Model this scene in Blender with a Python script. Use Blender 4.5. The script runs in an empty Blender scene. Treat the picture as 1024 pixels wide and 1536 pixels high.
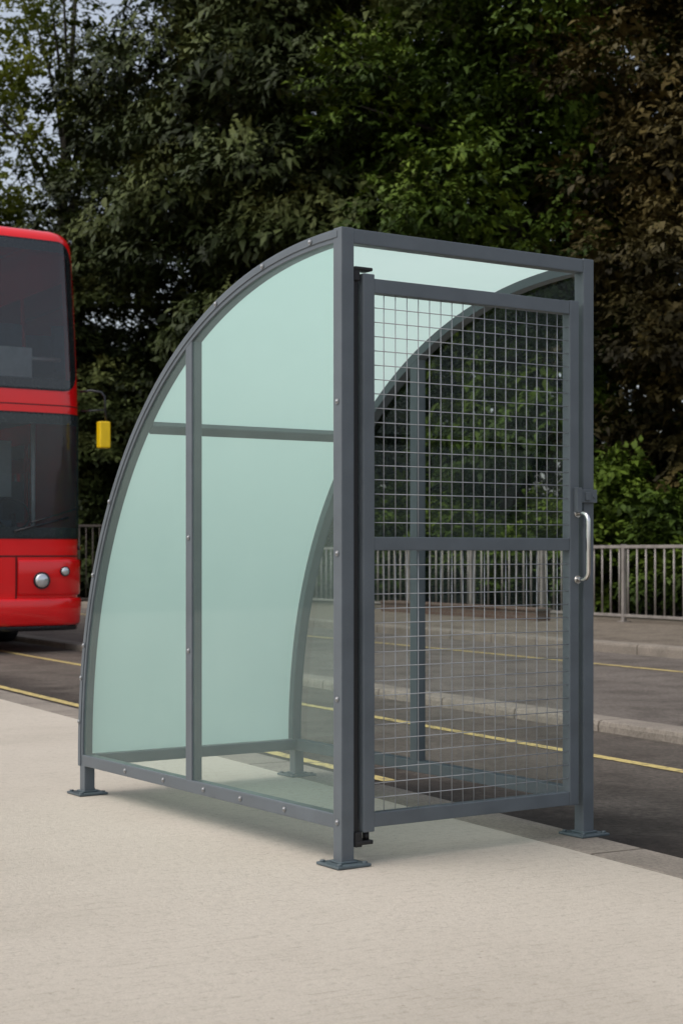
import bpy, bmesh, math, random
import numpy as np
from mathutils import Vector, Matrix
random.seed(7)
scene = bpy.context.scene
COL = scene.collection
R = math.radians

# ------------------------------------------------------------------ helpers
def link(o, parent=None, mat=None, label=None, category=None, kind=None, group=None):
    COL.objects.link(o)
    if parent is not None: o.parent = parent
    if mat is not None and o.type == 'MESH':
        o.data.materials.append(mat)
    if label: o["label"] = label
    if category: o["category"] = category
    if kind: o["kind"] = kind
    if group: o["group"] = group
    return o

def empty(name, loc, rz=0.0, **k):
    e = bpy.data.objects.new(name, None)
    e.empty_display_size = 0.2
    e.location = loc
    e.rotation_euler = (0, 0, rz)
    return link(e, **k)

class MB:
    """mesh builder"""
    def __init__(s): s.bm = bmesh.new()
    def box(s, x0, x1, y0, y1, z0, z1, bev=0.0, seg=2):
        b = bmesh.new()
        bmesh.ops.create_cube(b, size=1.0)
        for v in b.verts:
            v.co = Vector((x0 + (v.co.x + .5) * (x1 - x0), y0 + (v.co.y + .5) * (y1 - y0), z0 + (v.co.z + .5) * (z1 - z0)))
        if bev > 0:
            bmesh.ops.bevel(b, geom=b.edges[:], offset=bev, segments=seg, affect='EDGES', profile=0.6)
        s.add(b); return s
    def add(s, b, mtx=None):
        if mtx is not None: b.transform(mtx)
        me = bpy.data.meshes.new('t'); b.to_mesh(me); b.free()
        s.bm.from_mesh(me); bpy.data.meshes.remove(me)
    def tube(s, pts, rad, seg=8, caps=True):
        pts = [Vector(p) for p in pts]
        if not hasattr(rad, '__len__'): rad = [rad] * len(pts)
        rings = []
        prev = None
        for i, p in enumerate(pts):
            if i == 0: t = pts[1] - pts[0]
            elif i == len(pts) - 1: t = pts[-1] - pts[-2]
            else: t = (pts[i + 1] - pts[i]).normalized() + (pts[i] - pts[i - 1]).normalized()
            t.normalize()
            if prev is None:
                a = Vector((0, 0, 1)) if abs(t.z) < .9 else Vector((1, 0, 0))
                n = t.cross(a).normalized()
            else:
                n = (prev - t * prev.dot(t)).normalized()
            prev = n
            b = t.cross(n)
            off = math.pi / seg
            rings.append([s.bm.verts.new(p + (n * math.cos(off + 2 * math.pi * k / seg) + b * math.sin(off + 2 * math.pi * k / seg)) * rad[i]) for k in range(seg)])
        for i in range(len(rings) - 1):
            for k in range(seg):
                f = s.bm.faces.new((rings[i][k], rings[i][(k + 1) % seg], rings[i + 1][(k + 1) % seg], rings[i + 1][k]))
                f.smooth = seg > 5
        if caps:
            s.bm.faces.new(rings[0][::-1]); s.bm.faces.new(rings[-1])
        return s
    def cyl(s, c, axis, r, h, seg=20, r2=None, bev=0):
        b = bmesh.new()
        bmesh.ops.create_cone(b, cap_ends=True, segments=seg, radius1=r, radius2=r if r2 is None else r2, depth=h)
        for f in b.faces: f.smooth = len(f.verts) == 4
        q = Vector((0, 0, 1)).rotation_difference(Vector(axis).normalized())
        s.add(b, Matrix.Translation(c) @ q.to_matrix().to_4x4()); return s
    def obj(s, name, **k):
        bmesh.ops.recalc_face_normals(s.bm, faces=s.bm.faces[:])
        me = bpy.data.meshes.new(name); s.bm.to_mesh(me); s.bm.free()
        return link(bpy.data.objects.new(name, me), **k)

def np_mesh(name, V, F, shade=None, mat=None):
    me = bpy.data.meshes.new(name)
    n, m, c = len(V), len(F), F.shape[1]
    me.vertices.add(n); me.vertices.foreach_set('co', V.astype(np.float32).ravel())
    me.loops.add(m * c); me.loops.foreach_set('vertex_index', F.astype(np.int32).ravel())
    me.polygons.add(m)
    me.polygons.foreach_set('loop_start', np.arange(0, m * c, c, dtype=np.int32))
    me.update(calc_edges=True)
    if shade is not None:
        a = me.attributes.new('shade', 'FLOAT', 'POINT')
        a.data.foreach_set('value', shade.astype(np.float32))
    if mat: me.materials.append(mat)
    return me

# ------------------------------------------------------------------ materials
def newmat(name):
    m = bpy.data.materials.new(name); m.use_nodes = True
    nt = m.node_tree
    for n in list(nt.nodes): nt.nodes.remove(n)
    out = nt.nodes.new('ShaderNodeOutputMaterial')
    return m, nt, out
def N(nt, typ, **k):
    n = nt.nodes.new(typ)
    for a, b in k.items(): setattr(n, a, b)
    return n
def ramp(nt, src, stops):
    r = nt.nodes.new('ShaderNodeValToRGB')
    e = r.color_ramp.elements
    while len(e) < len(stops): e.new(0.5)
    for i, (p, c) in enumerate(stops):
        e[i].position = p; e[i].color = (*c, 1) if len(c) == 3 else c
    nt.links.new(src, r.inputs[0]); return r
def coords(nt, scale=(1, 1, 1), rot=0, kind='Object'):
    t = nt.nodes.new('ShaderNodeTexCoord'); m = nt.nodes.new('ShaderNodeMapping')
    m.inputs['Scale'].default_value = scale; m.inputs['Rotation'].default_value = (0, 0, rot)
    nt.links.new(t.outputs[kind], m.inputs[0]); return m.outputs[0]
def noise(nt, vec, scale, detail=4, rough=.55):
    n = N(nt, 'ShaderNodeTexNoise'); n.inputs['Scale'].default_value = scale
    n.inputs['Detail'].default_value = detail; n.inputs['Roughness'].default_value = rough
    nt.links.new(vec, n.inputs['Vector']); return n.outputs['Fac']
def mixc(nt, fac, a, b, mode='MIX'):
    m = nt.nodes.new('ShaderNodeMix'); m.data_type = 'RGBA'; m.blend_type = mode
    for i, s in ((0, fac), (6, a), (7, b)):
        if isinstance(s, (int, float)): m.inputs[i].default_value = s
        elif isinstance(s, tuple): m.inputs[i].default_value = (*s, 1)
        else: nt.links.new(s, m.inputs[i])
    return m.outputs[2]
def math_(nt, op, a, b):
    m = N(nt, 'ShaderNodeMath', operation=op)
    for i, s in ((0, a), (1, b)):
        if isinstance(s, (int, float)): m.inputs[i].default_value = s
        else: nt.links.new(s, m.inputs[i])
    return m.outputs[0]
def bump(nt, h, strength=.3, dist=.01):
    b = N(nt, 'ShaderNodeBump'); b.inputs['Strength'].default_value = strength; b.inputs['Distance'].default_value = dist
    nt.links.new(h, b.inputs['Height']); return b.outputs[0]

def paint(name, col, rough=.4, metal=0.0, var=.12, coat=0.0, bumpy=.05, scale=9):
    m, nt, out = newmat(name)
    p = N(nt, 'ShaderNodeBsdfPrincipled')
    v = coords(nt)
    n1 = noise(nt, v, scale, 4)
    c = ramp(nt, n1, [(.3, tuple(x * (1 - var) for x in col)), (.7, tuple(min(1, x * (1 + var)) for x in col))])
    nt.links.new(c.outputs[0], p.inputs['Base Color'])
    r = ramp(nt, n1, [(.3, (rough * .8,) * 3), (.7, (min(1, rough * 1.25),) * 3)])
    nt.links.new(r.outputs[0], p.inputs['Roughness'])
    p.inputs['Metallic'].default_value = metal
    p.inputs['Coat Weight'].default_value = coat
    if bumpy: nt.links.new(bump(nt, noise(nt, v, 260, 2), bumpy, .002), p.inputs['Normal'])
    nt.links.new(p.outputs[0], out.inputs[0]); return m

M_grey = paint('grey_powder_coat', (.098, .116, .132), .38, 0, .10)
M_plate = paint('base_plate_paint', (.075, .10, .112), .4, 0, .2)
M_black = paint('black_rubber', (.008, .008, .009), .55, 0, .2)
M_wire = paint('mesh_wire_coat', (.32, .33, .35), .4, .1, .1)
M_chrome = paint('brushed_steel', (.75, .74, .72), .18, 1.0, .04)
M_bolt = paint('bolt_steel', (.30, .31, .32), .35, .8, .1)
M_red = paint('bus_red_paint', (.88, .008, .012), .18, 0, .05, coat=.6, bumpy=0, scale=2)
M_redd = paint('bus_red_dark_seam', (.10, .003, .004), .5, 0, .1)
M_trim = paint('bus_black_trim', (.012, .014, .018), .25, 0, .1)
M_int = paint('bus_interior_grey', (.26, .29, .30), .7, 0, .1)
M_intl = paint('bus_interior_pale', (.80, .83, .85), .6, 0, .1)
M_seat = paint('bus_seat_fabric', (.08, .13, .18), .9, 0, .2)
M_yel = paint('yellow_plastic', (.90, .60, .005), .35, 0, .05)
M_tyre = paint('tyre_rubber', (.015, .015, .016), .8, 0, .2)
M_rail = paint('galvanised_railing', (.27, .25, .23), .5, .1, .2)
M_rail2 = paint('brown_railing', (.055, .045, .038), .6, 0, .2)
M_lens = paint('lamp_lens', (.75, .78, .8), .1, .7, .1)
M_amber = paint('amber_lens', (.7, .18, .02), .2, 0, .1)
M_bark = paint('tree_bark', (.030, .025, .018), .9, 0, .4, bumpy=.5, scale=4)
M_soil = paint('woodland_soil', (.035, .032, .018), .95, 0, .5, scale=1.2)

def glass(name, tint, haze, hazecol, ior=1.45):
    m, nt, out = newmat(name)
    tr = N(nt, 'ShaderNodeBsdfTransparent'); tr.inputs[0].default_value = (*tint, 1)
    df = N(nt, 'ShaderNodeBsdfDiffuse'); df.inputs[0].default_value = (*hazecol, 1)
    gl = N(nt, 'ShaderNodeBsdfGlossy'); gl.inputs['Roughness'].default_value = .03
    fr = N(nt, 'ShaderNodeFresnel'); fr.inputs[0].default_value = ior
    m1 = N(nt, 'ShaderNodeMixShader')
    n1 = noise(nt, coords(nt), 3, 4)
    rr = ramp(nt, n1, [(.3, (haze * .85,) * 3), (.7, (haze * 1.15,) * 3)])
    nt.links.new(rr.outputs[0], m1.inputs[0])
    nt.links.new(tr.outputs[0], m1.inputs[1]); nt.links.new(df.outputs[0], m1.inputs[2])
    m2 = N(nt, 'ShaderNodeMixShader')
    nt.links.new(fr.outputs[0], m2.inputs[0]); nt.links.new(m1.outputs[0], m2.inputs[1]); nt.links.new(gl.outputs[0], m2.inputs[2])
    nt.links.new(m2.outputs[0], out.inputs[0]); return m
M_clear = glass('clear_polycarbonate', (.81, .92, .885), .09, (.60, .80, .74), 1.3)
M_clear2 = glass('tinted_polycarbonate', (.84, .89, .875), .012, (.35, .5, .5), 1.25)
M_busglass = glass('bus_upper_glass', (.60, .66, .68), .14, (.12, .14, .155), 1.75)
M_busglass2 = glass('bus_lower_glass', (.78, .86, .88), .12, (.18, .24, .28), 1.7)

def frosted():
    m, nt, out = newmat('frosted_mint_polycarbonate')
    v = coords(nt)
    c = ramp(nt, noise(nt, v, 1.1, 3), [(.3, (.655, .865, .815)), (.7, (.71, .91, .865))])
    tl = N(nt, 'ShaderNodeBsdfTranslucent'); df = N(nt, 'ShaderNodeBsdfDiffuse')
    nt.links.new(c.outputs[0], tl.inputs[0]); nt.links.new(c.outputs[0], df.inputs[0])
    mx = N(nt, 'ShaderNodeMixShader'); mx.inputs[0].default_value = .45
    nt.links.new(tl.outputs[0], mx.inputs[1]); nt.links.new(df.outputs[0], mx.inputs[2])
    gl = N(nt, 'ShaderNodeBsdfGlossy'); gl.inputs['Roughness'].default_value = .25
    m2 = N(nt, 'ShaderNodeMixShader'); m2.inputs[0].default_value = .04
    nt.links.new(mx.outputs[0], m2.inputs[1]); nt.links.new(gl.outputs[0], m2.inputs[2])
    nt.links.new(m2.outputs[0], out.inputs[0]); return m
M_frost = frosted()

def concrete():
    m, nt, out = newmat('brushed_concrete')
    p = N(nt, 'ShaderNodeBsdfPrincipled')
    v = coords(nt)
    vb = coords(nt, (1.9, 30, 10), R(28.4))
    brush = noise(nt, vb, 3.0, 8, .8)
    big = noise(nt, v, .55, 6, .65)
    mid = noise(nt, v, 34, 5, .8)
    fine = noise(nt, v, 150, 3, .7)
    c1 = ramp(nt, big, [(.25, (.42, .377, .315)), (.5, (.505, .457, .388)), (.8, (.555, .507, .435))])
    c2 = ramp(nt, brush, [(.35, (.74, .73, .71)), (.47, (.98, .98, .98)), (.75, (1.0, 1.0, 1.0))])
    c3 = ramp(nt, fine, [(.25, (.70, .69, .67)), (.5, (1, 1, 1))])
    c4 = ramp(nt, mid, [(.30, (.66, .65, .63)), (.48, (1, 1, 1))])
    a = mixc(nt, 1.0, c1.outputs[0], c2.outputs[0], 'MULTIPLY')
    a = mixc(nt, .8, a, c3.outputs[0], 'MULTIPLY')
    a = mixc(nt, .75, a, c4.outputs[0], 'MULTIPLY')
    vo = N(nt, 'ShaderNodeTexVoronoi'); vo.inputs['Scale'].default_value = 9
    nt.links.new(v, vo.inputs['Vector'])
    sp = ramp(nt, vo.outputs['Distance'], [(.02, (.40, .36, .32)), (.06, (1, 1, 1))])
    a = mixc(nt, .6, a, sp.outputs[0], 'MULTIPLY')
    nt.links.new(a, p.inputs['Base Color'])
    p.inputs['Roughness'].default_value = .88
    h = mixc(nt, .6, brush, mid)
    nt.links.new(bump(nt, h, .9, .009), p.inputs['Normal'])
    nt.links.new(p.outputs[0], out.inputs[0]); return m
M_conc = concrete()

def asphalt(name, c0, c1, gutter=False):
    m, nt, out = newmat(name)
    p = N(nt, 'ShaderNodeBsdfPrincipled')
    v = coords(nt)
    big = noise(nt, coords(nt, (1, .25, 1)), .8, 6, .65)
    fine = noise(nt, v, 32, 7, .9)
    patchy = noise(nt, v, 2.2, 6, .7)
    a = ramp(nt, big, [(.3, c0), (.7, c1)]).outputs[0]
    pt = ramp(nt, patchy, [(.38, (.72, .71, .70)), (.55, (1.05, 1.05, 1.05))])
    a = mixc(nt, 1, a, pt.outputs[0], 'MULTIPLY')
    if gutter:
        sx = N(nt, 'ShaderNodeSeparateXYZ'); nt.links.new(v, sx.inputs[0])
        e = math_(nt, 'ADD', sx.outputs[0], math_(nt, 'MULTIPLY', noise(nt, v, 1.6, 6, .75), 1.5))
        g = ramp(nt, math_(nt, 'MULTIPLY', e, .1), [(.49, (.42, .41, .40)), (.53, (1, 1, 1))])
        a = mixc(nt, 1, a, g.outputs[0], 'MULTIPLY')
    f = ramp(nt, fine, [(.32, (.35, .35, .35)), (.64, (1.6, 1.58, 1.56))])
    c = mixc(nt, 1, a, f.outputs[0], 'MULTIPLY')
    nt.links.new(c, p.inputs['Base Color'])
    r = ramp(nt, big, [(.35, (.7,) * 3), (.65, (.9,) * 3)])
    nt.links.new(r.outputs[0], p.inputs['Roughness'])
    p.inputs['Specular IOR Level'].default_value = .3
    nt.links.new(bump(nt, fine, 1, .016), p.inputs['Normal'])
    nt.links.new(p.outputs[0], out.inputs[0]); return m
M_asph = asphalt('worn_asphalt', (.098, .084, .071), (.150, .129, .110), True)
M_asph2 = asphalt('pale_asphalt', (.135, .118, .104), (.175, .155, .137))
M_pave = asphalt('far_pavement', (.17, .145, .115), (.21, .182, .148))

def kerbmat(name, col):
    m, nt, out = newmat(name)
    p = N(nt, 'ShaderNodeBsdfPrincipled')
    v = coords(nt)
    n1 = noise(nt, v, 2.5, 6, .65); n2 = noise(nt, v, 60, 4, .8)
    a = ramp(nt, n1, [(.3, tuple(x * .7 for x in col)), (.7, tuple(x * 1.15 for x in col))])
    f = ramp(nt, n2, [(.3, (.6, .6, .6)), (.6, (1.15, 1.15, 1.15))])
    c = mixc(nt, 1, a.outputs[0], f.outputs[0], 'MULTIPLY')
    sx = N(nt, 'ShaderNodeSeparateXYZ'); nt.links.new(v, sx.inputs[0])
    md = N(nt, 'ShaderNodeMath', operation='PINGPONG'); md.inputs[1].default_value = .457
    nt.links.new(sx.outputs[1], md.inputs[0])
    j = ramp(nt, md.outputs[0], [(.004, (.35, .33, .3)), (.012, (1, 1, 1))])
    c = mixc(nt, 1, c, j.outputs[0], 'MULTIPLY')
    nt.links.new(c, p.inputs['Base Color']); p.inputs['Roughness'].default_value = .85
    nt.links.new(bump(nt, n2, .5, .004), p.inputs['Normal'])
    nt.links.new(p.outputs[0], out.inputs[0]); return m
M_kerb = kerbmat('kerb_stone', (.24, .21, .175))

def linepaint():
    m, nt, out = newmat('worn_yellow_line')
    p = N(nt, 'ShaderNodeBsdfPrincipled')
    v = coords(nt)
    w = ramp(nt, noise(nt, v, 14, 6, .75), [(.40, (.19, .155, .085)), (.5, (.57, .45, .17))])
    w2 = ramp(nt, noise(nt, v, 60, 3, .8), [(.3, (.6, .6, .6)), (.55, (1, 1, 1))])
    c = mixc(nt, 1, w.outputs[0], w2.outputs[0], 'MULTIPLY')
    nt.links.new(c, p.inputs['Base Color']); p.inputs['Roughness'].default_value = .7
    nt.links.new(p.outputs[0], out.inputs[0]); return m
M_line = linepaint()

def brickmat():
    m, nt, out = newmat('red_brown_brick')
    p = N(nt, 'ShaderNodeBsdfPrincipled')
    t = coords(nt)
    sx = N(nt, 'ShaderNodeSeparateXYZ'); nt.links.new(t, sx.inputs[0])
    cb = N(nt, 'ShaderNodeCombineXYZ'); nt.links.new(sx.outputs[1], cb.inputs[0]); nt.links.new(sx.outputs[2], cb.inputs[1])
    b = N(nt, 'ShaderNodeTexBrick'); b.inputs['Scale'].default_value = 4.4
    b.inputs['Color1'].default_value = (.10, .055, .04, 1); b.inputs['Color2'].default_value = (.13, .08, .055, 1); b.inputs['Mortar'].default_value = (.13, .115, .1, 1)
    nt.links.new(cb.outputs[0], b.inputs['Vector'])
    nt.links.new(b.outputs[0], p.inputs['Base Color']); p.inputs['Roughness'].default_value = .9
    nt.links.new(p.outputs[0], out.inputs[0]); return m
M_brick = brickmat()

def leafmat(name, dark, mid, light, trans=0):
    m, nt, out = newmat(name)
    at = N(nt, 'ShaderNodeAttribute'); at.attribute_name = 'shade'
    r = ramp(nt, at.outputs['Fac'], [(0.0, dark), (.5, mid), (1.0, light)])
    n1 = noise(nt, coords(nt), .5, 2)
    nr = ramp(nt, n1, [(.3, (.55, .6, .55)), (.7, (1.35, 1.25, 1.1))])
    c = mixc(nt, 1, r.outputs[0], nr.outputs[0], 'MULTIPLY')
    p = N(nt, 'ShaderNodeBsdfPrincipled'); p.inputs['Roughness'].default_value = .6
    p.inputs['Specular IOR Level'].default_value = .2
    nt.links.new(c, p.inputs['Base Color'])
    if trans:
        tl = N(nt, 'ShaderNodeBsdfTranslucent'); nt.links.new(c, tl.inputs[0])
        mx = N(nt, 'ShaderNodeMixShader'); mx.inputs[0].default_value = trans
        nt.links.new(p.outputs[0], mx.inputs[1]); nt.links.new(tl.outputs[0], mx.inputs[2])
        nt.links.new(mx.outputs[0], out.inputs[0])
    else: nt.links.new(p.outputs[0], out.inputs[0])
    return m
L_dark = leafmat('leaves_dark_green', (.012, .020, .005), (.048, .068, .020), (.115, .14, .048))
L_yel = leafmat('leaves_yellow_green', (.04, .06, .008), (.115, .145, .018), (.21, .235, .035), .35)
L_fresh = leafmat('leaves_fresh_green', (.016, .032, .004), (.055, .098, .010), (.12, .18, .022))
L_shrub = leafmat('leaves_bright_shrub', (.035, .065, .006), (.12, .20, .016), (.23, .35, .03), .3)
L_brown = leafmat('leaves_bronze', (.018, .015, .005), (.052, .044, .014), (.098, .076, .025))
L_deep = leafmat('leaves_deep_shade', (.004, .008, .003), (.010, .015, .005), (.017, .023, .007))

# ------------------------------------------------------------------ foliage
def sprays(P, OUT, size, nleaf, shade, rs, droop=.45, width=.3):
    n = len(P)
    OUT = OUT / np.linalg.norm(OUT, axis=1, keepdims=True)
    d = OUT.copy(); d[:, 2] = d[:, 2] * .4 - droop * rs.uniform(.2, 1.3, n)
    d += rs.normal(0, .3, (n, 3)); d /= np.linalg.norm(d, axis=1, keepdims=True)
    up = OUT * .4 + np.array([0, 0, 1.0]) + rs.normal(0, .3, (n, 3))
    s = np.cross(d, up); s /= np.linalg.norm(s, axis=1, keepdims=True)
    nn = np.cross(s, d)
    VV = []; SH = []
    sz = size * rs.uniform(.55, 1.35, n)
    for i in range(nleaf):
        a = (i / (nleaf - 1) - .5) * 2.3 + rs.normal(0, .3, n)
        ln = sz * (1.0 - .38 * abs(i / (nleaf - 1) - .5) * 2) * rs.uniform(.7, 1.25, n)
        ca, sa = np.cos(a)[:, None], np.sin(a)[:, None]
        dr = d * ca + s * sa
        pr = s * ca - d * sa
        tilt = rs.normal(-.12, .25, n)[:, None]
        # leaflets are staggered along the twig so that they do not form stars
        base = P + d * (rs.uniform(-.9, .7, n) * sz)[:, None] + s * (rs.uniform(-.55, .55, n) * sz)[:, None] + nn * (rs.uniform(-.2, .2, n) * sz)[:, None]
        L = ln[:, None]
        mid = base + dr * L * .5 + nn * L * .10
        tip = base + dr * L + nn * tilt * L
        w = width * L * .5
        v = np.stack([base, mid + pr * w - nn * w * .3, tip, mid - pr * w - nn * w * .3], 1)
        VV.append(v); SH.append(np.repeat((shade + rs.normal(0, .07, n))[:, None], 4, 1))
    V = np.concatenate(VV).reshape(-1, 3); S = np.clip(np.concatenate(SH).ravel(), 0, 1)
    F = np.arange(len(V)).reshape(-1, 4)
    return V, F, S

def crown(rs, rx, ry, z0, z1, nclump, nspray, size, nleaf=6, clump=(.8, 1.5), flat=.55, shell=.55, droop=.45, width=.42):
    cz, rz = (z0 + z1) / 2, (z1 - z0) / 2
    C = []
    for i in range(nclump):
        u = rs.normal(0, 1, 3); u /= np.linalg.norm(u)
        rr = rs.uniform(shell, 1.0)
        C.append((u[0] * rr * rx, u[1] * rr * ry, cz + u[2] * rr * rz))
    C = np.array(C)
    cr = rs.uniform(*clump, nclump)
    w = cr ** 2; w /= w.sum()
    idx = rs.choice(nclump, nspray, p=w)
    u = rs.normal(0, 1, (nspray, 3)); u[:, 2] = np.abs(u[:, 2]) * rs.choice([1, 1, 1, -.35], nspray)
    u /= np.linalg.norm(u, axis=1, keepdims=True)
    rad = cr[idx] * rs.uniform(.75, 1.05, nspray)
    lump = 1 + .25 * np.sin(u[:, 0] * 5 + idx) * np.sin(u[:, 1] * 5 + idx * 2)
    P = C[idx] + u * (rad * lump)[:, None] * np.array([1, 1, flat])
    hr = np.linalg.norm(u[:, :2], axis=1)
    P[:, 2] -= .45 * cr[idx] * hr ** 2
    OUT = u + (C[idx] - np.array([0, 0, cz])) * .12
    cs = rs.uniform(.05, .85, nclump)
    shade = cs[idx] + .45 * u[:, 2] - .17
    V, F, S = sprays(P, OUT, size, nleaf, shade, rs, droop, width)
    return V, F, S, C

def trunk_mesh(name, rs, h, r, C, nl=12, mat=M_bark):
    b = MB()
    pts = [(0, 0, -.1), (rs.uniform(-.1, .1), rs.uniform(-.1, .1), h * .25), (rs.uniform(-.3, .3), rs.uniform(-.3, .3), h * .55), (rs.uniform(-.4, .4), rs.uniform(-.4, .4), h * .85)]
    b.tube(pts, [r * 1.25, r, r * .6, r * .15], 10)
    for i in rs.choice(len(C), min(nl, len(C)), replace=False):
        c = Vector(C[i]); f = min(.8, max(.2, c.z / h * .65))
        s = Vector(pts[1]).lerp(Vector(pts[3]), f)
        if s.z > c.z: s.z = c.z * .8
        m = s.lerp(c, .5) + Vector((0, 0, .4))
        b.tube([s, m, c], [r * .28, r * .16, r * .05], 6)
    bmesh.ops.recalc_face_normals(b.bm, faces=b.bm.faces[:])
    me = bpy.data.meshes.new(name); b.bm.to_mesh(me); b.bm.free(); me.materials.append(mat)
    return me

variants = []
specs = [
    dict(rx=3.6, ry=3.0, z0=1.0, z1=15.5, nclump=95, nspray=16500, size=.22, clump=(.8, 1.5), flat=.42, width=.46, droop=.6),
    dict(rx=4.0, ry=3.2, z0=1.2, z1=16.5, nclump=90, nspray=16500, size=.25, clump=(.9, 1.7), flat=.40, droop=.8, width=.44),
    dict(rx=3.5, ry=3.2, z0=.8, z1=15.5, nclump=140, nspray=18000, size=.175, clump=(.65, 1.3), shell=.35, droop=.4, width=.5),
    dict(rx=3.8, ry=2.6, z0=2.0, z1=17.0, nclump=80, nspray=6500, size=.18, clump=(.5, 1.0), shell=.35, droop=.3, width=.6, flat=.65),
]
for i, sp in enumerate(specs):
    rs = np.random.RandomState(100 + i)
    V, F, S, C = crown(rs, **sp)
    cm = np_mesh('crown_mesh', V, F, S, L_dark)
    tm = trunk_mesh('trunk_mesh', rs, sp['z1'], .22, C, 18)
    variants.append((cm, tm))

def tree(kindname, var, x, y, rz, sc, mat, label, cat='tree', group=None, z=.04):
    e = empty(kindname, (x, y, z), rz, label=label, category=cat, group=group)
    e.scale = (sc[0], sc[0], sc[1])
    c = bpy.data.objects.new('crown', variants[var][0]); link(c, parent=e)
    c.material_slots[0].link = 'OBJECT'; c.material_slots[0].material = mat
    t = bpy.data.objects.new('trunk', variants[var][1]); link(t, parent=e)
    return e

G = 'broadleaf trees behind the railing'
front = [
    (10.4, 26.6, 2, (1.0, 1.0), L_brown, 'bronze-leaved broadleaf tree standing behind the metal railing'),
    (6.6, 28.4, 2, (.95, 1.0), L_brown, 'bronze-leaved broadleaf tree standing behind the metal railing'),
    (3.2, 31.0, 2, (1.0, 1.05), L_fresh, 'fresh green broadleaf tree behind the roadside railing'),
    (.2, 33.6, 1, (.95, 1.0), L_dark, 'tall dark green chestnut-like tree in dense wood edge'),
    (-2.6, 36.4, 0, (.92, 1.12), L_dark, 'tall dark green broadleaf tree in dense wood edge'),
    (-6.0, 37.6, 1, (.85, .60), L_dark, 'shorter dark green broadleaf tree in dense wood edge'),
    (-6.9, 41.2, 3, (1.0, 1.08), L_yel, 'airy yellow-green tree with sky showing through leaves'),
    (-10.2, 39.5, 0, (.9, .60), L_dark, 'shorter dark green broadleaf tree in dense wood edge'),
    (-11.6, 42.6, 3, (1.1, 1.05), L_yel, 'airy yellow-green tree with sky showing through leaves'),
    (-16.5, 39.5, 1, (1.1, 1.0), L_dark, 'tall dark green broadleaf tree in dense wood edge'),
]
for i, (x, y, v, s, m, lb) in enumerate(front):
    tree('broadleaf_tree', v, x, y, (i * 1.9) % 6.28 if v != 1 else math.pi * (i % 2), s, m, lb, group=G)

# distant wood mass
rs = np.random.RandomState(5)
n = 22000
t = rs.uniform(0, 1, n)
X = -28 + 54 * t
Yb = np.where(X > -3, 41.5 - .45 * (X + 3), 44.5)
H = np.where(X > -4.0, 18.5, 7.0) + np.sin(X * 1.3) * .8
P = np.stack([X, Yb + rs.uniform(-.8, 1.6, n), rs.uniform(0, 1, n) * H], 1)
OUT = np.tile(np.array([.1, -1.0, .3]), (n, 1)) + rs.normal(0, .4, (n, 3))
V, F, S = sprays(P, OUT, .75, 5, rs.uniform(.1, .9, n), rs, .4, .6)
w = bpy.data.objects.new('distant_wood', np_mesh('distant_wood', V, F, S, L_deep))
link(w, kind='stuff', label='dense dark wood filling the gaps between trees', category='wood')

# shrubs behind the railing
shr = []
for i in range(3):
    rs = np.random.RandomState(300 + i)
    V, F, S, C = crown(rs, 1.5, 1.2, .1, 3.0, 34, 3600, .17, clump=(.35, .7), shell=.4, droop=.35, width=.5, flat=.7)
    shr.append((np_mesh('shrub_foliage', V, F, S, L_fresh), trunk_mesh('shrub_stem', rs, 2.6, .06, C, 14)))
GS = 'shrubs behind the railing'
A28 = R(28.36)
def fence_pt(s, n=14.4):
    return (n * math.cos(A28) - s * math.sin(A28), n * math.sin(A28) + s * math.cos(A28))
k = 0
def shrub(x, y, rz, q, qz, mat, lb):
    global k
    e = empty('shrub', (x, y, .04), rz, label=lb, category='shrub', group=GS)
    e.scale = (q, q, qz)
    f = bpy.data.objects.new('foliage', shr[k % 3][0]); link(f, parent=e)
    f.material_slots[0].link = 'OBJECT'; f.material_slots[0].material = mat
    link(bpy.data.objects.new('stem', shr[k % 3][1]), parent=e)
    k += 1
for s in np.arange(6, 33, 2.2):
    x, y = fence_pt(s, 16.2 + .4 * math.sin(s * 3))
    q = random.uniform(.85, 1.15)
    if s > 18.5: q *= .85
    near = s < 18.5
    shrub(x, y, s * 2.3, q, q * (random.uniform(1.05, 1.35) if near else .9), L_shrub if near else L_fresh,
          'bright green leafy shrub growing behind the metal railing' if near else 'dark green shrub in shade behind the metal railing')
for x in np.arange(-18, -2, 2.6):
    shrub(x, 36.0 - .08 * x, x * 2.3, 1.0, 1.0, L_dark, 'leafy dark shrub at the wood edge')

# ------------------------------------------------------------------ ground structures
RZ = -.07
def strip(name, x0, x1, y0, y1, z0, z1, mat, bev=0.0):
    b = MB().box(x0, x1, y0, y1, z0, z1, bev)
    o = b.obj(name, mat=mat, kind='structure'); o.rotation_euler = (0, 0, A28); return o
def sheet(name, x0, x1, y0, y1, z, mat, rot=A28):
    me = bpy.data.meshes.new(name)
    me.from_pydata([(x0, y0, z), (x1, y0, z), (x1, y1, z), (x0, y1, z)], [], [(0, 1, 2, 3)])
    o = link(bpy.data.objects.new(name, me), mat=mat, kind='structure'); o.rotation_euler = (0, 0, rot); return o
sheet('ground', -900, 900, -900, 900, -.16, M_soil, 0)
sheet('road', -80, 11.2, -60, 70, RZ, M_asph)
strip('platform', -40, 3.43, -40, 25, -.30, 0.0, M_conc)
strip('kerb', 3.434, 3.67, -40, 25, -.28, 0.001, M_kerb, .012)
strip('kerb', 6.24, 6.48, -40, 31, -.25, .0, M_kerb, .03)
strip('road', 6.482, 11.2, -40, 31, -.25, -.03, M_asph2)
strip('kerb', 10.9, 11.14, -40, 31, -.2, .08, M_kerb, .03)
strip('pavement', 11.144, 15.2, -40, 31.5, -.2, .075, M_pave)
sheet('road_marking', 3.95, 4.03, 6.9, 60, RZ + .004, M_line)
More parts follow.
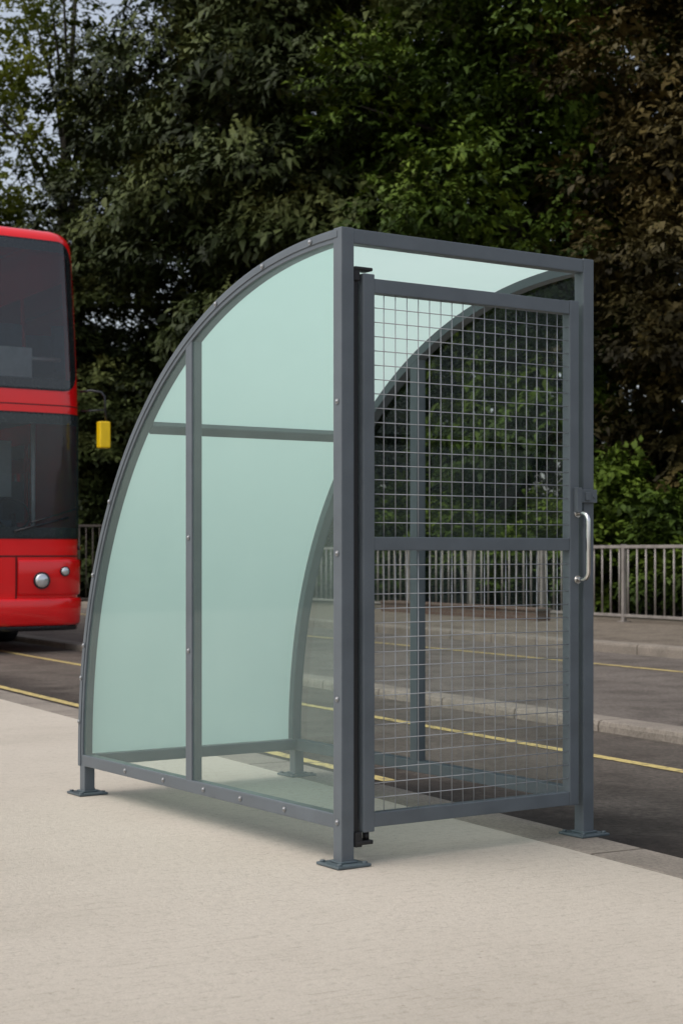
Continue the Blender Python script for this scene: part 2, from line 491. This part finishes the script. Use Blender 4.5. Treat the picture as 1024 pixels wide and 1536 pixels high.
sheet('road_marking', 5.42, 5.50, -30, 60, RZ + .004, M_line)
sheet('road_marking', 9.62, 9.71, -30, 31, -.026, M_line)
me = bpy.data.meshes.new('verge')
a = fence_pt(-60, 15.1); bpt = fence_pt(30.5, 15.1)
me.from_pydata([(a[0], a[1], .06), (bpt[0], bpt[1], .06), (-90, 42, .06), (-90, 160, .06), (140, 160, .06), (140, a[1], .06)], [], [(0, 5, 4, 3, 2, 1)])
link(bpy.data.objects.new('verge', me), mat=M_soil, kind='structure')

b = MB().box(-.12, .12, -2.2, 2.2, 0, .14).box(-.14, .14, -2.22, 2.22, .14, .18, .01)
x, y = fence_pt(21.4, 13.6)
o = b.obj('brick_wall', mat=M_brick, label='very low red-brown brick edging wall beside the railing', category='wall')
o.location = (x, y, .075); o.rotation_euler = (0, 0, A28)

# ------------------------------------------------------------------ railings
def railing(p0, p1, z, h, label, sp=.195, bar=.014, mat=M_rail):
    d = Vector((p1[0] - p0[0], p1[1] - p0[1], 0)); L = d.length
    e = empty('metal_railing', (p0[0], p0[1], z), math.atan2(d.y, d.x), label=label, category='railing', group='railings along the far pavement')
    b = MB()
    b.box(0, L, -.022, .022, h - .045, h, .006); b.box(0, L, -.02, .02, .07, .11, .005)
    b.obj('rail', parent=e, mat=mat)
    b = MB(); x = sp
    while x < L:
        b.tube([(x, 0, .09), (x, 0, h - .03)], bar, 6)
        x += sp
    b.obj('railing_bars', parent=e, mat=mat)
    b = MB().box(-.028, .028, -.028, .028, 0, h + .01, .005).box(-.07, .07, -.07, .07, 0, .012)
    po = b.obj('post', parent=e, mat=mat)
    i = 1
    while i * 1.95 < L:
        c = po.copy(); c.location = (i * 1.95 + .1, 0, 0); COL.objects.link(c); i += 1
p = [fence_pt(s, 14.4) for s in (-6, 30.2)]
railing(p[1], p[0], .075, 1.07, 'grey metal pedestrian railing along the far pavement')
railing((-1.9, 33.7), (-22, 35.5), .0, 1.62, 'tall dark brown metal railing at the wood edge', .14, .012, M_rail2)

# ------------------------------------------------------------------ shelter
S = empty('smoking_shelter', (0.007, 5.45, 0), R(34), label='grey steel shelter with curved frosted green roof and mesh door', category='shelter')
W, D, T = 1.06, 1.955, .025
SA = D + .043
def sup(n, off=0.0):
    pts = []
    for i in range(n + 1):
        th = math.pi / 2 * i / n
        pts.append(Vector((SA * max(0, math.sin(th)) ** (2 / 2.15), .15 + 1.95 * max(0, math.cos(th)) ** (2 / 2.15))))
    out = []
    for i, q in enumerate(pts):
        a = pts[max(0, i - 1)]; c = pts[min(n, i + 1)]
        t = (c - a).normalized(); nrm = Vector((-t.y, t.x))
        if nrm.dot(q - Vector((0, .15))) < 0: nrm = -nrm
        out.append(q + nrm * off)
    return out
def zat(s):
    return .15 + 1.95 * (1 - (s / SA) ** 2.15) ** (1 / 2.15)
def arch_piece(b, x0, x1, o0, o1, n=64):
    A = sup(n, o0); B = sup(n, o1)
    A[-1].y = B[-1].y = .12
    rows = []
    for a, c in zip(A, B):
        rows.append([b.bm.verts.new((x, p.x, p.y)) for p, x in ((a, x0), (a, x1), (c, x1), (c, x0))])
    for i in range(n):
        for k in range(4):
            b.bm.faces.new((rows[i][k], rows[i][(k + 1) % 4], rows[i + 1][(k + 1) % 4], rows[i + 1][k]))
    b.bm.faces.new(rows[0]); b.bm.faces.new(rows[-1][::-1])
def bevel_obj(o, w=.003):
    m = o.modifiers.new('bevel', 'BEVEL'); m.width = w; m.segments = 2; m.limit_method = 'ANGLE'; m.angle_limit = R(40)
def plate(parent, x, y, z=0):
    b = MB().box(x - .066, x + .066, y - .066, y + .066, .0015, .011, .003)
    b.box(x - .034, x + .034, y - .034, y + .034, .0111, .018, .003)
    for dx in (-.05, .05):
        for dy in (-.05, .05):
            b.cyl((x + dx, y + dy, .013), (0, 0, 1), .009, .008, 6)
    return b.obj('base_plate', parent=parent, mat=M_plate)
for x in (0, W):
    po = MB().box(x - T, x + T, -T, T, .0115, 2.103, .004).obj('post', parent=S, mat=M_grey)
    plate(po, x, 0)
for x in (0, W):
    po = MB().box(x - .024, x + .024, D - .024, D + .024, .0115, .125, .004).obj('post', parent=S, mat=M_grey)
    plate(po, x, D)
for x in (0, W):
    b = MB(); arch_piece(b, x - .0235, x + .0235, 0, -.045)
    sgn = -1 if x == 0 else 1
    x0, x1 = sorted((x + sgn * .0232, x + sgn * .0275))
    arch_piece(b, x0, x1, -.006, -.030)
    o = b.obj('arch_beam', parent=S, mat=M_grey); bevel_obj(o)
    MB().box(x - .0225, x + .0225, 1.017 - .024, 1.017 + .024, .168, zat(1.017) - .035, .003).obj('upright', parent=S, mat=M_grey)
    MB().box(x - .0235, x + .0235, .0235, D + .01, .122, .170, .004).obj('bottom_rail', parent=S, mat=M_grey)
MB().box(.0235, W - .0235, -.023, .023, 2.052, 2.101, .004).obj('top_rail', parent=S, mat=M_grey)
MB().box(.0235, W - .0235, D - .035, D + .012, .124, .172, .004).obj('bottom_rail', parent=S, mat=M_grey)
PS = 1.445
b = MB(); bb = bmesh.new(); bmesh.ops.create_cube(bb, size=1)
for v in bb.verts: v.co = Vector((v.co.x * (W - .047), v.co.y * .045, v.co.z * .03))
bmesh.ops.bevel(bb, geom=bb.edges[:], offset=.003, segments=2, affect='EDGES')
sl = math.atan2(zat(PS + .03) - zat(PS - .03), .06)
b.add(bb, Matrix.Translation((W / 2, PS - .025, zat(PS) - .03)) @ Matrix.Rotation(sl, 4, 'X'))
b.obj('roof_purlin', parent=S, mat=M_grey)
bm = bmesh.new()
A = [q for q in sup(64, -.010) if q.x > .024]
rows = []
for a in A:
    az = max(a.y, .15)
    rows.append([bm.verts.new((.0245, a.x, az)), bm.verts.new((W - .0245, a.x, az))])
for i in range(len(rows) - 1):
    f = bm.faces.new((rows[i][0], rows[i][1], rows[i + 1][1], rows[i + 1][0])); f.smooth = True
me = bpy.data.meshes.new('roof_panel'); bm.to_mesh(me); bm.free()
link(bpy.data.objects.new('roof_panel', me), parent=S, mat=M_frost)
for x, mt in ((-.016, M_clear), (W + .016, M_clear2)):
    A = [q for q in sup(64, -.04) if q.x > .02]
    vs = [(x, .02, .165)] + [(x, .02, A[0].y)] + [(x, q.x, max(q.y, .165)) for q in A] + [(x, A[-1].x, .165)]
    me = bpy.data.meshes.new('side_panel'); me.from_pydata(vs, [], [list(range(len(vs)))])
    link(bpy.data.objects.new('side_panel', me), parent=S, mat=mt)
# bolts
bm = bmesh.new()
bmesh.ops.create_uvsphere(bm, u_segments=12, v_segments=6, radius=.0072)
for v in bm.verts: v.co.x *= .7
for f in bm.faces: f.smooth = True
b2 = MB(); b2.add(bm); b2.cyl((.001, 0, 0), (1, 0, 0), .0098, .003, 14)
bolt = b2.obj('bolt', parent=S, mat=M_bolt)
pos = []
for s_, o_ in ((.16, .018), (.47, .018), (.80, .018)):
    pos.append((s_, zat(s_) - o_))
for th in (1.0, 1.18, 1.34, 1.41, 1.5):
    q = Vector((SA * math.sin(th) ** (2 / 2.15), .15 + 1.95 * math.cos(th) ** (2 / 2.15)))
    pos.append((q.x - .017, q.y - .006))
P1 = [(-.031, a_, c_) for a_, c_ in pos] + [(W + .031, a_, c_) for a_, c_ in pos]
for z_ in (.145, .55, 1.03, 1.53): P1 += [(-.0275, 0, z_), (W + .0275, 0, z_)]
for s_ in (.33, .63, .9, 1.22, 1.55): P1 += [(-.026, s_, .146), (W + .026, s_, .146)]
for z_ in (.66, 1.09): P1 += [(-.025, 1.017, z_), (W + .025, 1.017, z_)]
for i, pp in enumerate(P1):
    o = bolt if i == 0 else bolt.copy()
    if i: COL.objects.link(o)
    o.location = pp

# ---- door
DX0, DX1, DZ0, DZ1 = .060, 1.010, .118, 1.945
DY0, DY1 = -.028, .014
b = MB()
b.box(DX0, DX0 + .046, DY0, DY1, DZ0 - .012, DZ1 + .012, .004)
b.box(DX1 - .043, DX1, DY0, DY1, DZ0, DZ1, .004)
b.box(DX0 + .046, DX1 - .043, DY0 + .002, DY1 - .002, DZ1 - .05, DZ1 - .002, .003)
b.box(DX0 + .046, DX1 - .043, DY0 + .002, DY1 - .002, DZ0 + .002, DZ0 + .05, .003)
b.box(DX0 + .046, DX1 - .043, DY0 + .002, DY1 - .002, 1.04, 1.085, .003)
door = b.obj('door', parent=S, mat=M_grey)
b = MB()
r = .0016; sp = (DX1 - .043 - DX0 - .046) / 18
for i in range(1, 18):
    x = DX0 + .046 + sp * i
    b.tube([(x, -.012, DZ0 + .05), (x, -.012, 1.04)], r, 6); b.tube([(x, -.012, 1.085), (x, -.012, DZ1 - .05)], r, 6)
for z0_, z1_ in ((DZ0 + .05, 1.04), (1.085, DZ1 - .05)):
    nz_ = round((z1_ - z0_) / sp)
    for i in range(1, nz_):
        z = z0_ + (z1_ - z0_) * i / nz_
        b.tube([(DX0 + .045, -.0152, z), (DX1 - .042, -.0152, z)], r, 6)
b.obj('wire_mesh', parent=door, mat=M_wire)
b = MB()
b.box(.0275, .050, -.014, .016, .10, 1.955, .004)
b.box(.0275, .100, -.026, .02, 1.966, 1.978, .004); b.box(.0275, .050, -.024, .02, 1.93, 1.968, .004)
b.box(.0275, .055, -.030, .02, .06, .11, .004); b.box(.0275, .098, -.032, .02, .066, .080, .004)
b.cyl((.083, -.008, .092), (0, 0, 1), .011, .026)
b.obj('hinge', parent=door, mat=M_black)
pts = []
hx = 1.0; zt, zb = 1.175, .935
pts.append((hx, DY0, zt))
for i in range(7):
    a_ = math.pi / 2 * i / 6
    pts.append((hx, -.058 - .03 * math.sin(a_), zt - .03 + .03 * math.cos(a_)))
for i in range(7):
    a_ = math.pi / 2 * i / 6
    pts.append((hx, -.058 - .03 * math.cos(a_), zb + .03 - .03 * math.sin(a_)))
pts.append((hx, DY0, zb))
b = MB().tube(pts, .0085, 14)
b.cyl((hx, DY0 - .003, zt), (0, 1, 0), .015, .006); b.cyl((hx, DY0 - .003, zb), (0, 1, 0), .015, .006)
b.obj('handle', parent=door, mat=M_chrome)
b = MB().box(.992, 1.088, -.040, -.0285, 1.214, 1.262, .002).box(.985, 1.008, -.048, -.0282, 1.178, 1.268, .002).box(1.03, 1.05, -.046, -.040, 1.222, 1.252, .002)
b.cyl((1.072, -.042, 1.237), (0, 1, 0), .006, .006)
b.obj('latch', parent=door, mat=M_grey)

# ------------------------------------------------------------------ bus
BUS = empty('double_decker_bus', (-3.89, 17.92, RZ), R(30.5), label='red double-decker bus with large windscreens on the road', category='bus')
HW, CR, LEN = 1.225, .30, 10.4
L1 = HW - CR; LA = CR * math.pi / 2; SE = L1 + LA + LEN - CR
def BP(s, z, off=0.0):
    a = abs(s); sg = 1 if s >= 0 else -1
    if a <= L1: x, y, nx, ny = a, 0, 0, -1
    elif a <= L1 + LA:
        ph = (a - L1) / CR
        x = L1 + CR * math.sin(ph); y = CR * (1 - math.cos(ph)); nx, ny = math.sin(ph), -math.cos(ph)
    else: x, y, nx, ny = HW, CR + a - L1 - LA, 1, 0
    y += .10 * (min(x, HW) / HW) ** 2 * max(0, 1 - y / 1.5)
    x += nx * off; y += ny * off
    t = max(0, (z - 2.75) / 1.9)
    x *= 1 - .035 * t
    y += (.14 * t ** 1.5) * max(0, 1 - y / 5)
    lo = max(0, (.7 - z) / .4); y += .03 * lo * max(0, 1 - y / 2); x *= 1 - .012 * lo
    return Vector((sg * x, y, z))
WU = (1.165, 2.93, 4.58, .22)
WL = (1.30, 1.28, 2.64, .12)
TOP = 4.74
def in_side(s, z):
    a = abs(s)
    if a < L1 + LA + .25 or a > SE - .5: return False
    u = (a - (L1 + LA + .25)) % 1.45
    if u < .1: return False
    return 3.05 < z < 4.25 or (1.45 < z < 2.45 and a > 3.0)
ss = sorted(set([round(v, 3) for v in list(np.arange(-SE, SE + .01, .1)) + list(np.linspace(-L1 - LA, L1 + LA, 60))]))
zs = sorted(set([round(v, 3) for v in list(np.arange(.34, TOP - .2, .06)) + [TOP - .2]]))
bm = bmesh.new(); rows = []
prof = [(z, 0) for z in zs]
for i in range(1, 8):
    a_ = math.pi / 2 * i / 7
    prof.append((TOP - .2 + .2 * math.sin(a_), -.2 * (1 - math.cos(a_))))
def holetest(s, z):
    for hw, z0, z1, rr in (WU, WL):
        if abs(s) < hw - .09 and z0 + .08 < z < z1 - .08: return True
    return in_side(s, z)
for z, off in prof: rows.append([bm.verts.new(BP(s, z, off)) for s in ss])
for i in range(len(prof) - 1):
    for j in range(len(ss) - 1):
        if holetest((ss[j] + ss[j + 1]) / 2, (prof[i][0] + prof[i + 1][0]) / 2): continue
        f = bm.faces.new((rows[i][j], rows[i][j + 1], rows[i + 1][j + 1], rows[i + 1][j])); f.smooth = True
bm.faces.new(rows[-1])
bm.faces.new([r_[0] for r_ in rows] + [r_[-1] for r_ in rows[::-1]])
bm.faces.new(rows[0][::-1])
me = bpy.data.meshes.new('body'); bm.to_mesh(me); bm.free()
body = link(bpy.data.objects.new('body', me), parent=BUS, mat=M_red)
def patch(name, hw0, hw1, z0, z1, rr, off, mat, parent=BUS, hole=None, step=.03):
    bm = bmesh.new(); nz = max(2, int((z1 - z0) / step)); nx = max(2, int((hw1 - hw0) / step)); rows = []; prm = []
    zz = [z0 + (z1 - z0) * (.5 - .5 * math.cos(math.pi * i / nz)) for i in range(nz + 1)] if rr > 0 else [z0 + (z1 - z0) * i / nz for i in range(nz + 1)]
    for z in zz:
        dz = min(z - z0, z1 - z); ins = 0
        if dz < rr: ins = rr - math.sqrt(max(0, rr * rr - (rr - dz) ** 2))
        row = []; pr = []
        for j in range(nx + 1):
            s = hw0 + ins + (hw1 - hw0 - 2 * ins) * j / nx
            row.append(bm.verts.new(BP(s, z, off))); pr.append((s, z))
        rows.append(row); prm.append(pr)
    for i in range(nz):
        for j in range(nx):
            cs = (prm[i][j][0] + prm[i + 1][j + 1][0]) / 2; cz_ = (zz[i] + zz[i + 1]) / 2
            if hole and hole[0] < cs < hole[1] and hole[2] < cz_ < hole[3]: continue
            f = bm.faces.new((rows[i][j], rows[i][j + 1], rows[i + 1][j + 1], rows[i + 1][j])); f.smooth = True
    me = bpy.data.meshes.new(name); bm.to_mesh(me); bm.free()
    return link(bpy.data.objects.new(name, me), parent=parent, mat=mat)
for (hw, z0, z1, rr), e_, gm in ((WU, .06, M_busglass), (WL, .07, M_busglass2)):
    wnd = patch('windscreen', -hw, hw, z0, z1, rr, .012, gm)
    patch('window_frame', -hw - .02, hw + .02, z0 - .02, z1 + .02, rr + .02, .006, M_trim, parent=wnd, hole=(-hw + e_ + .05, hw - e_ - .05, z0 + e_ + .05, z1 - e_ - .05))
for sg in (-1, 1):
    for z0, z1, st in ((3.0, 4.3, L1 + LA + .3), (1.4, 2.5, 2.95)):
        a0, a1 = (st, SE - .4) if sg > 0 else (-SE + .4, -st)
        patch('side_window', a0, a1, z0, z1, .08, .008, M_busglass, step=.2)
patch('body_seam', -1.38, 1.38, 1.06, 1.078, 0, .003, M_redd)
patch('body_seam', -1.38, 1.38, .545, .562, 0, .003, M_redd)
patch('body_seam', -1.38, 1.38, 2.74, 2.752, 0, .003, M_redd)
def bulge(name, s0, s1, z0, z1, d, mat):
    bm = bmesh.new(); rows = []
    pr = [(z0, .002), (z0, d * .7), (z0 + .03, d), (z1 - .03, d), (z1, d * .7), (z1, .002)]
    n_ = 60
    for z, o_ in pr: rows.append([bm.verts.new(BP(s0 + (s1 - s0) * j / n_, z, o_)) for j in range(n_ + 1)])
    for i in range(len(pr) - 1):
        for j in range(n_):
            f = bm.faces.new((rows[i][j], rows[i][j + 1], rows[i + 1][j + 1], rows[i + 1][j])); f.smooth = True
    me = bpy.data.meshes.new(name); bm.to_mesh(me); bm.free()
    return link(bpy.data.objects.new(name, me), parent=BUS, mat=mat)
bulge('bumper', -1.40, 1.40, .30, .60, .05, M_red)
bulge('bumper_trim', -1.38, 1.38, .24, .31, .02, M_trim)
bulge('headlight_panel', .40, 1.37, .635, 1.03, .028, M_red); bulge('headlight_panel', -1.37, -.40, .635, 1.03, .028, M_red)
patch('body_seam', .375, .395, .562, 1.06, 0, .003, M_redd); patch('body_seam', -.395, -.375, .562, 1.06, 0, .003, M_redd)
def lamp(name, s, z, r_, mat, o0=0.0):
    p0 = BP(s, z, o0); p1 = BP(s, z, .05 + o0); ax = (p1 - p0).normalized()
    h = MB().cyl(p0 + ax * .012, ax, r_ * 1.22, .03, 24).obj(name, parent=BUS, mat=M_trim)
    b = MB(); bs = bmesh.new(); bmesh.ops.create_uvsphere(bs, u_segments=20, v_segments=10, radius=r_)
    for v in bs.verts: v.co.z *= .35
    for f in bs.faces: f.smooth = True
    q = Vector((0, 0, 1)).rotation_difference(ax)
    b.add(bs, Matrix.Translation(p0 + ax * .025) @ q.to_matrix().to_4x4())
    b.obj('lamp_lens', parent=h, mat=mat)
for sg in (-1, 1):
    lamp('headlight', sg * .67, .80, .078, M_lens, .028); lamp('headlight', sg * .95, .90, .045, M_lens, .028)
    lamp('marker_lamp', sg * 1.2, 4.63, .022, M_lens)
    lamp('marker_lamp', sg * 1.27, 1.16, .02, M_amber)
b = MB()
b.box(-1.1, 1.1, .5, 10, 1.0, 1.05).box(-1.12, 1.12, .45, 10, 2.66, 2.86).box(-1.1, 1.1, 9.8, 9.9, 1, 4.4)
b.box(-1.0, 1.0, .35, .75, 1.05, 1.36, .04); b.box(.15, .19, 1.6, 2.6, 1.05, 2.3); b.box(-.9, .9, .3, .6, 2.86, 3.05, .03)
b.obj('interior', parent=BUS, mat=M_int)
MB().box(.02, .66, .26, .28, 3.0, 3.40, .01).obj('front_panel', parent=BUS, mat=M_intl)
MB().box(.28, .66, .95, .99, 1.75, 2.4, .01).obj('cab_screen', parent=BUS, mat=M_int)
MB().tube([(-1.05, .42, 3.3), (1.05, .42, 3.3)], .02, 8).obj('handrail', parent=BUS, mat=M_intl)
hr = MB().tube([(.90, .9, 1.1), (.90, .9, 2.6)], .025, 8).obj('handrail', parent=BUS, mat=M_intl)
h2 = hr.copy(); h2.location = (-.9, .2, 0); COL.objects.link(h2)
st0 = MB().box(0, .42, 0, .42, 0, .1, .03).box(0, .42, .38, .46, .1, .65, .03).obj('seat', parent=BUS, mat=M_seat)
first = True
for z_, ys in ((3.2, np.arange(1.2, 6.5, 1.0)), (1.4, np.arange(3.2, 6.5, 1.0))):
    for yy in ys:
        for xx in (-1.0, -.55, .15, .6):
            o = st0 if first else st0.copy()
            if not first: COL.objects.link(o)
            first = False; o.location = (xx, yy, z_)
o = st0.copy(); COL.objects.link(o); o.location = (.4, 1.3, 1.4)
pts = [(.62 + .2 * math.cos(t_), .80 + .09 * math.sin(t_), 1.55 + .18 * math.sin(t_)) for t_ in np.linspace(0, 2 * math.pi, 25)]
MB().tube(pts, .014, 8).tube([(.62, .80, 1.55), (.62, .68, 1.3)], .03, 8).obj('steering_wheel', parent=BUS, mat=M_trim)
for sg in (-1, 1):
    MB().tube([BP(sg * .35, 1.34, .03), BP(sg * 1.0, 1.50, .028)], .012, 6).tube([BP(sg * .55, 1.44, .035), BP(sg * 1.12, 1.60, .03)], .008, 6).obj('wiper', parent=BUS, mat=M_trim)
for sg in (-1, 1):
    b = MB().tube([(sg * 1.16, .10, 2.92), (sg * 1.26, .02, 2.93), (sg * 1.36, -.05, 2.91), (sg * 1.39, -.07, 2.86), (sg * 1.40, -.08, 2.56)], .014, 8)
    b.tube([(sg * 1.18, .10, 2.70), (sg * 1.39, -.07, 2.71)], .010, 8)
    arm = b.obj('mirror_arm', parent=BUS, mat=M_trim)
    MB().box(sg * 1.37 - .065, sg * 1.37 + .065, -.14, -.03, 2.28, 2.58, .02, 3).obj('mirror', parent=arm, mat=M_yel)
def wheel(x, y):
    sg = 1 if x > 0 else -1
    w = MB().cyl((x, y, .5), (1, 0, 0), .5, .3, 32).obj('wheel', parent=BUS, mat=M_tyre)
    b = MB().cyl((x + sg * .151, y, .5), (1, 0, 0), .28, .02, 24)
    b.cyl((x + sg * .17, y, .5), (1, 0, 0), .12, .06, 16)
    b.obj('rim', parent=w, mat=M_int)
for y_ in (2.6, 7.8):
    for x_ in (-1.06, 1.06): wheel(x_, y_)

# ------------------------------------------------------------------ light, world, camera
wd = bpy.data.worlds.new('World'); scene.world = wd; wd.use_nodes = True
nt = wd.node_tree
for n_ in list(nt.nodes): nt.nodes.remove(n_)
out = nt.nodes.new('ShaderNodeOutputWorld'); bg = nt.nodes.new('ShaderNodeBackground'); sk = nt.nodes.new('ShaderNodeTexSky')
sk.sky_type = 'NISHITA'; sk.sun_disc = False
EL, AZ = 56, 245
sk.sun_elevation = R(EL); sk.sun_rotation = R(AZ)
sk.air_density = 1.0; sk.dust_density = 4.0; sk.ozone_density = 1.0
hs = nt.nodes.new('ShaderNodeHueSaturation'); hs.inputs['Saturation'].default_value = .5; hs.inputs['Value'].default_value = 1.25
bg.inputs[1].default_value = .15
nt.links.new(sk.outputs[0], hs.inputs['Color']); nt.links.new(hs.outputs[0], bg.inputs[0]); nt.links.new(bg.outputs[0], out.inputs[0])
sd = bpy.data.lights.new('sun', 'SUN'); sd.energy = 1.1; sd.angle = R(80); sd.color = (1, .92, .80)
so = bpy.data.objects.new('sun', sd); COL.objects.link(so)
dirv = Vector((math.sin(R(AZ)) * math.cos(R(EL)), math.cos(R(AZ)) * math.cos(R(EL)), math.sin(R(EL))))
so.rotation_euler = dirv.to_track_quat('Z', 'Y').to_euler()
so.location = dirv * 20

cd = bpy.data.cameras.new('camera'); cam = bpy.data.objects.new('camera', cd); COL.objects.link(cam)
cam.location = (0, 0, 1.03); cam.rotation_euler = (R(90), 0, 0)
cd.sensor_fit = 'VERTICAL'; cd.sensor_height = 36; cd.sensor_width = 24
cd.lens = 58.08; cd.shift_y = .0404
cd.clip_end = 3000; cd.clip_start = .05
cd.dof.use_dof = True; cd.dof.focus_distance = 6.0; cd.dof.aperture_fstop = 6.3
scene.camera = cam
scene.view_settings.view_transform = 'Standard'; scene.view_settings.look = 'None'; scene.view_settings.exposure = 0
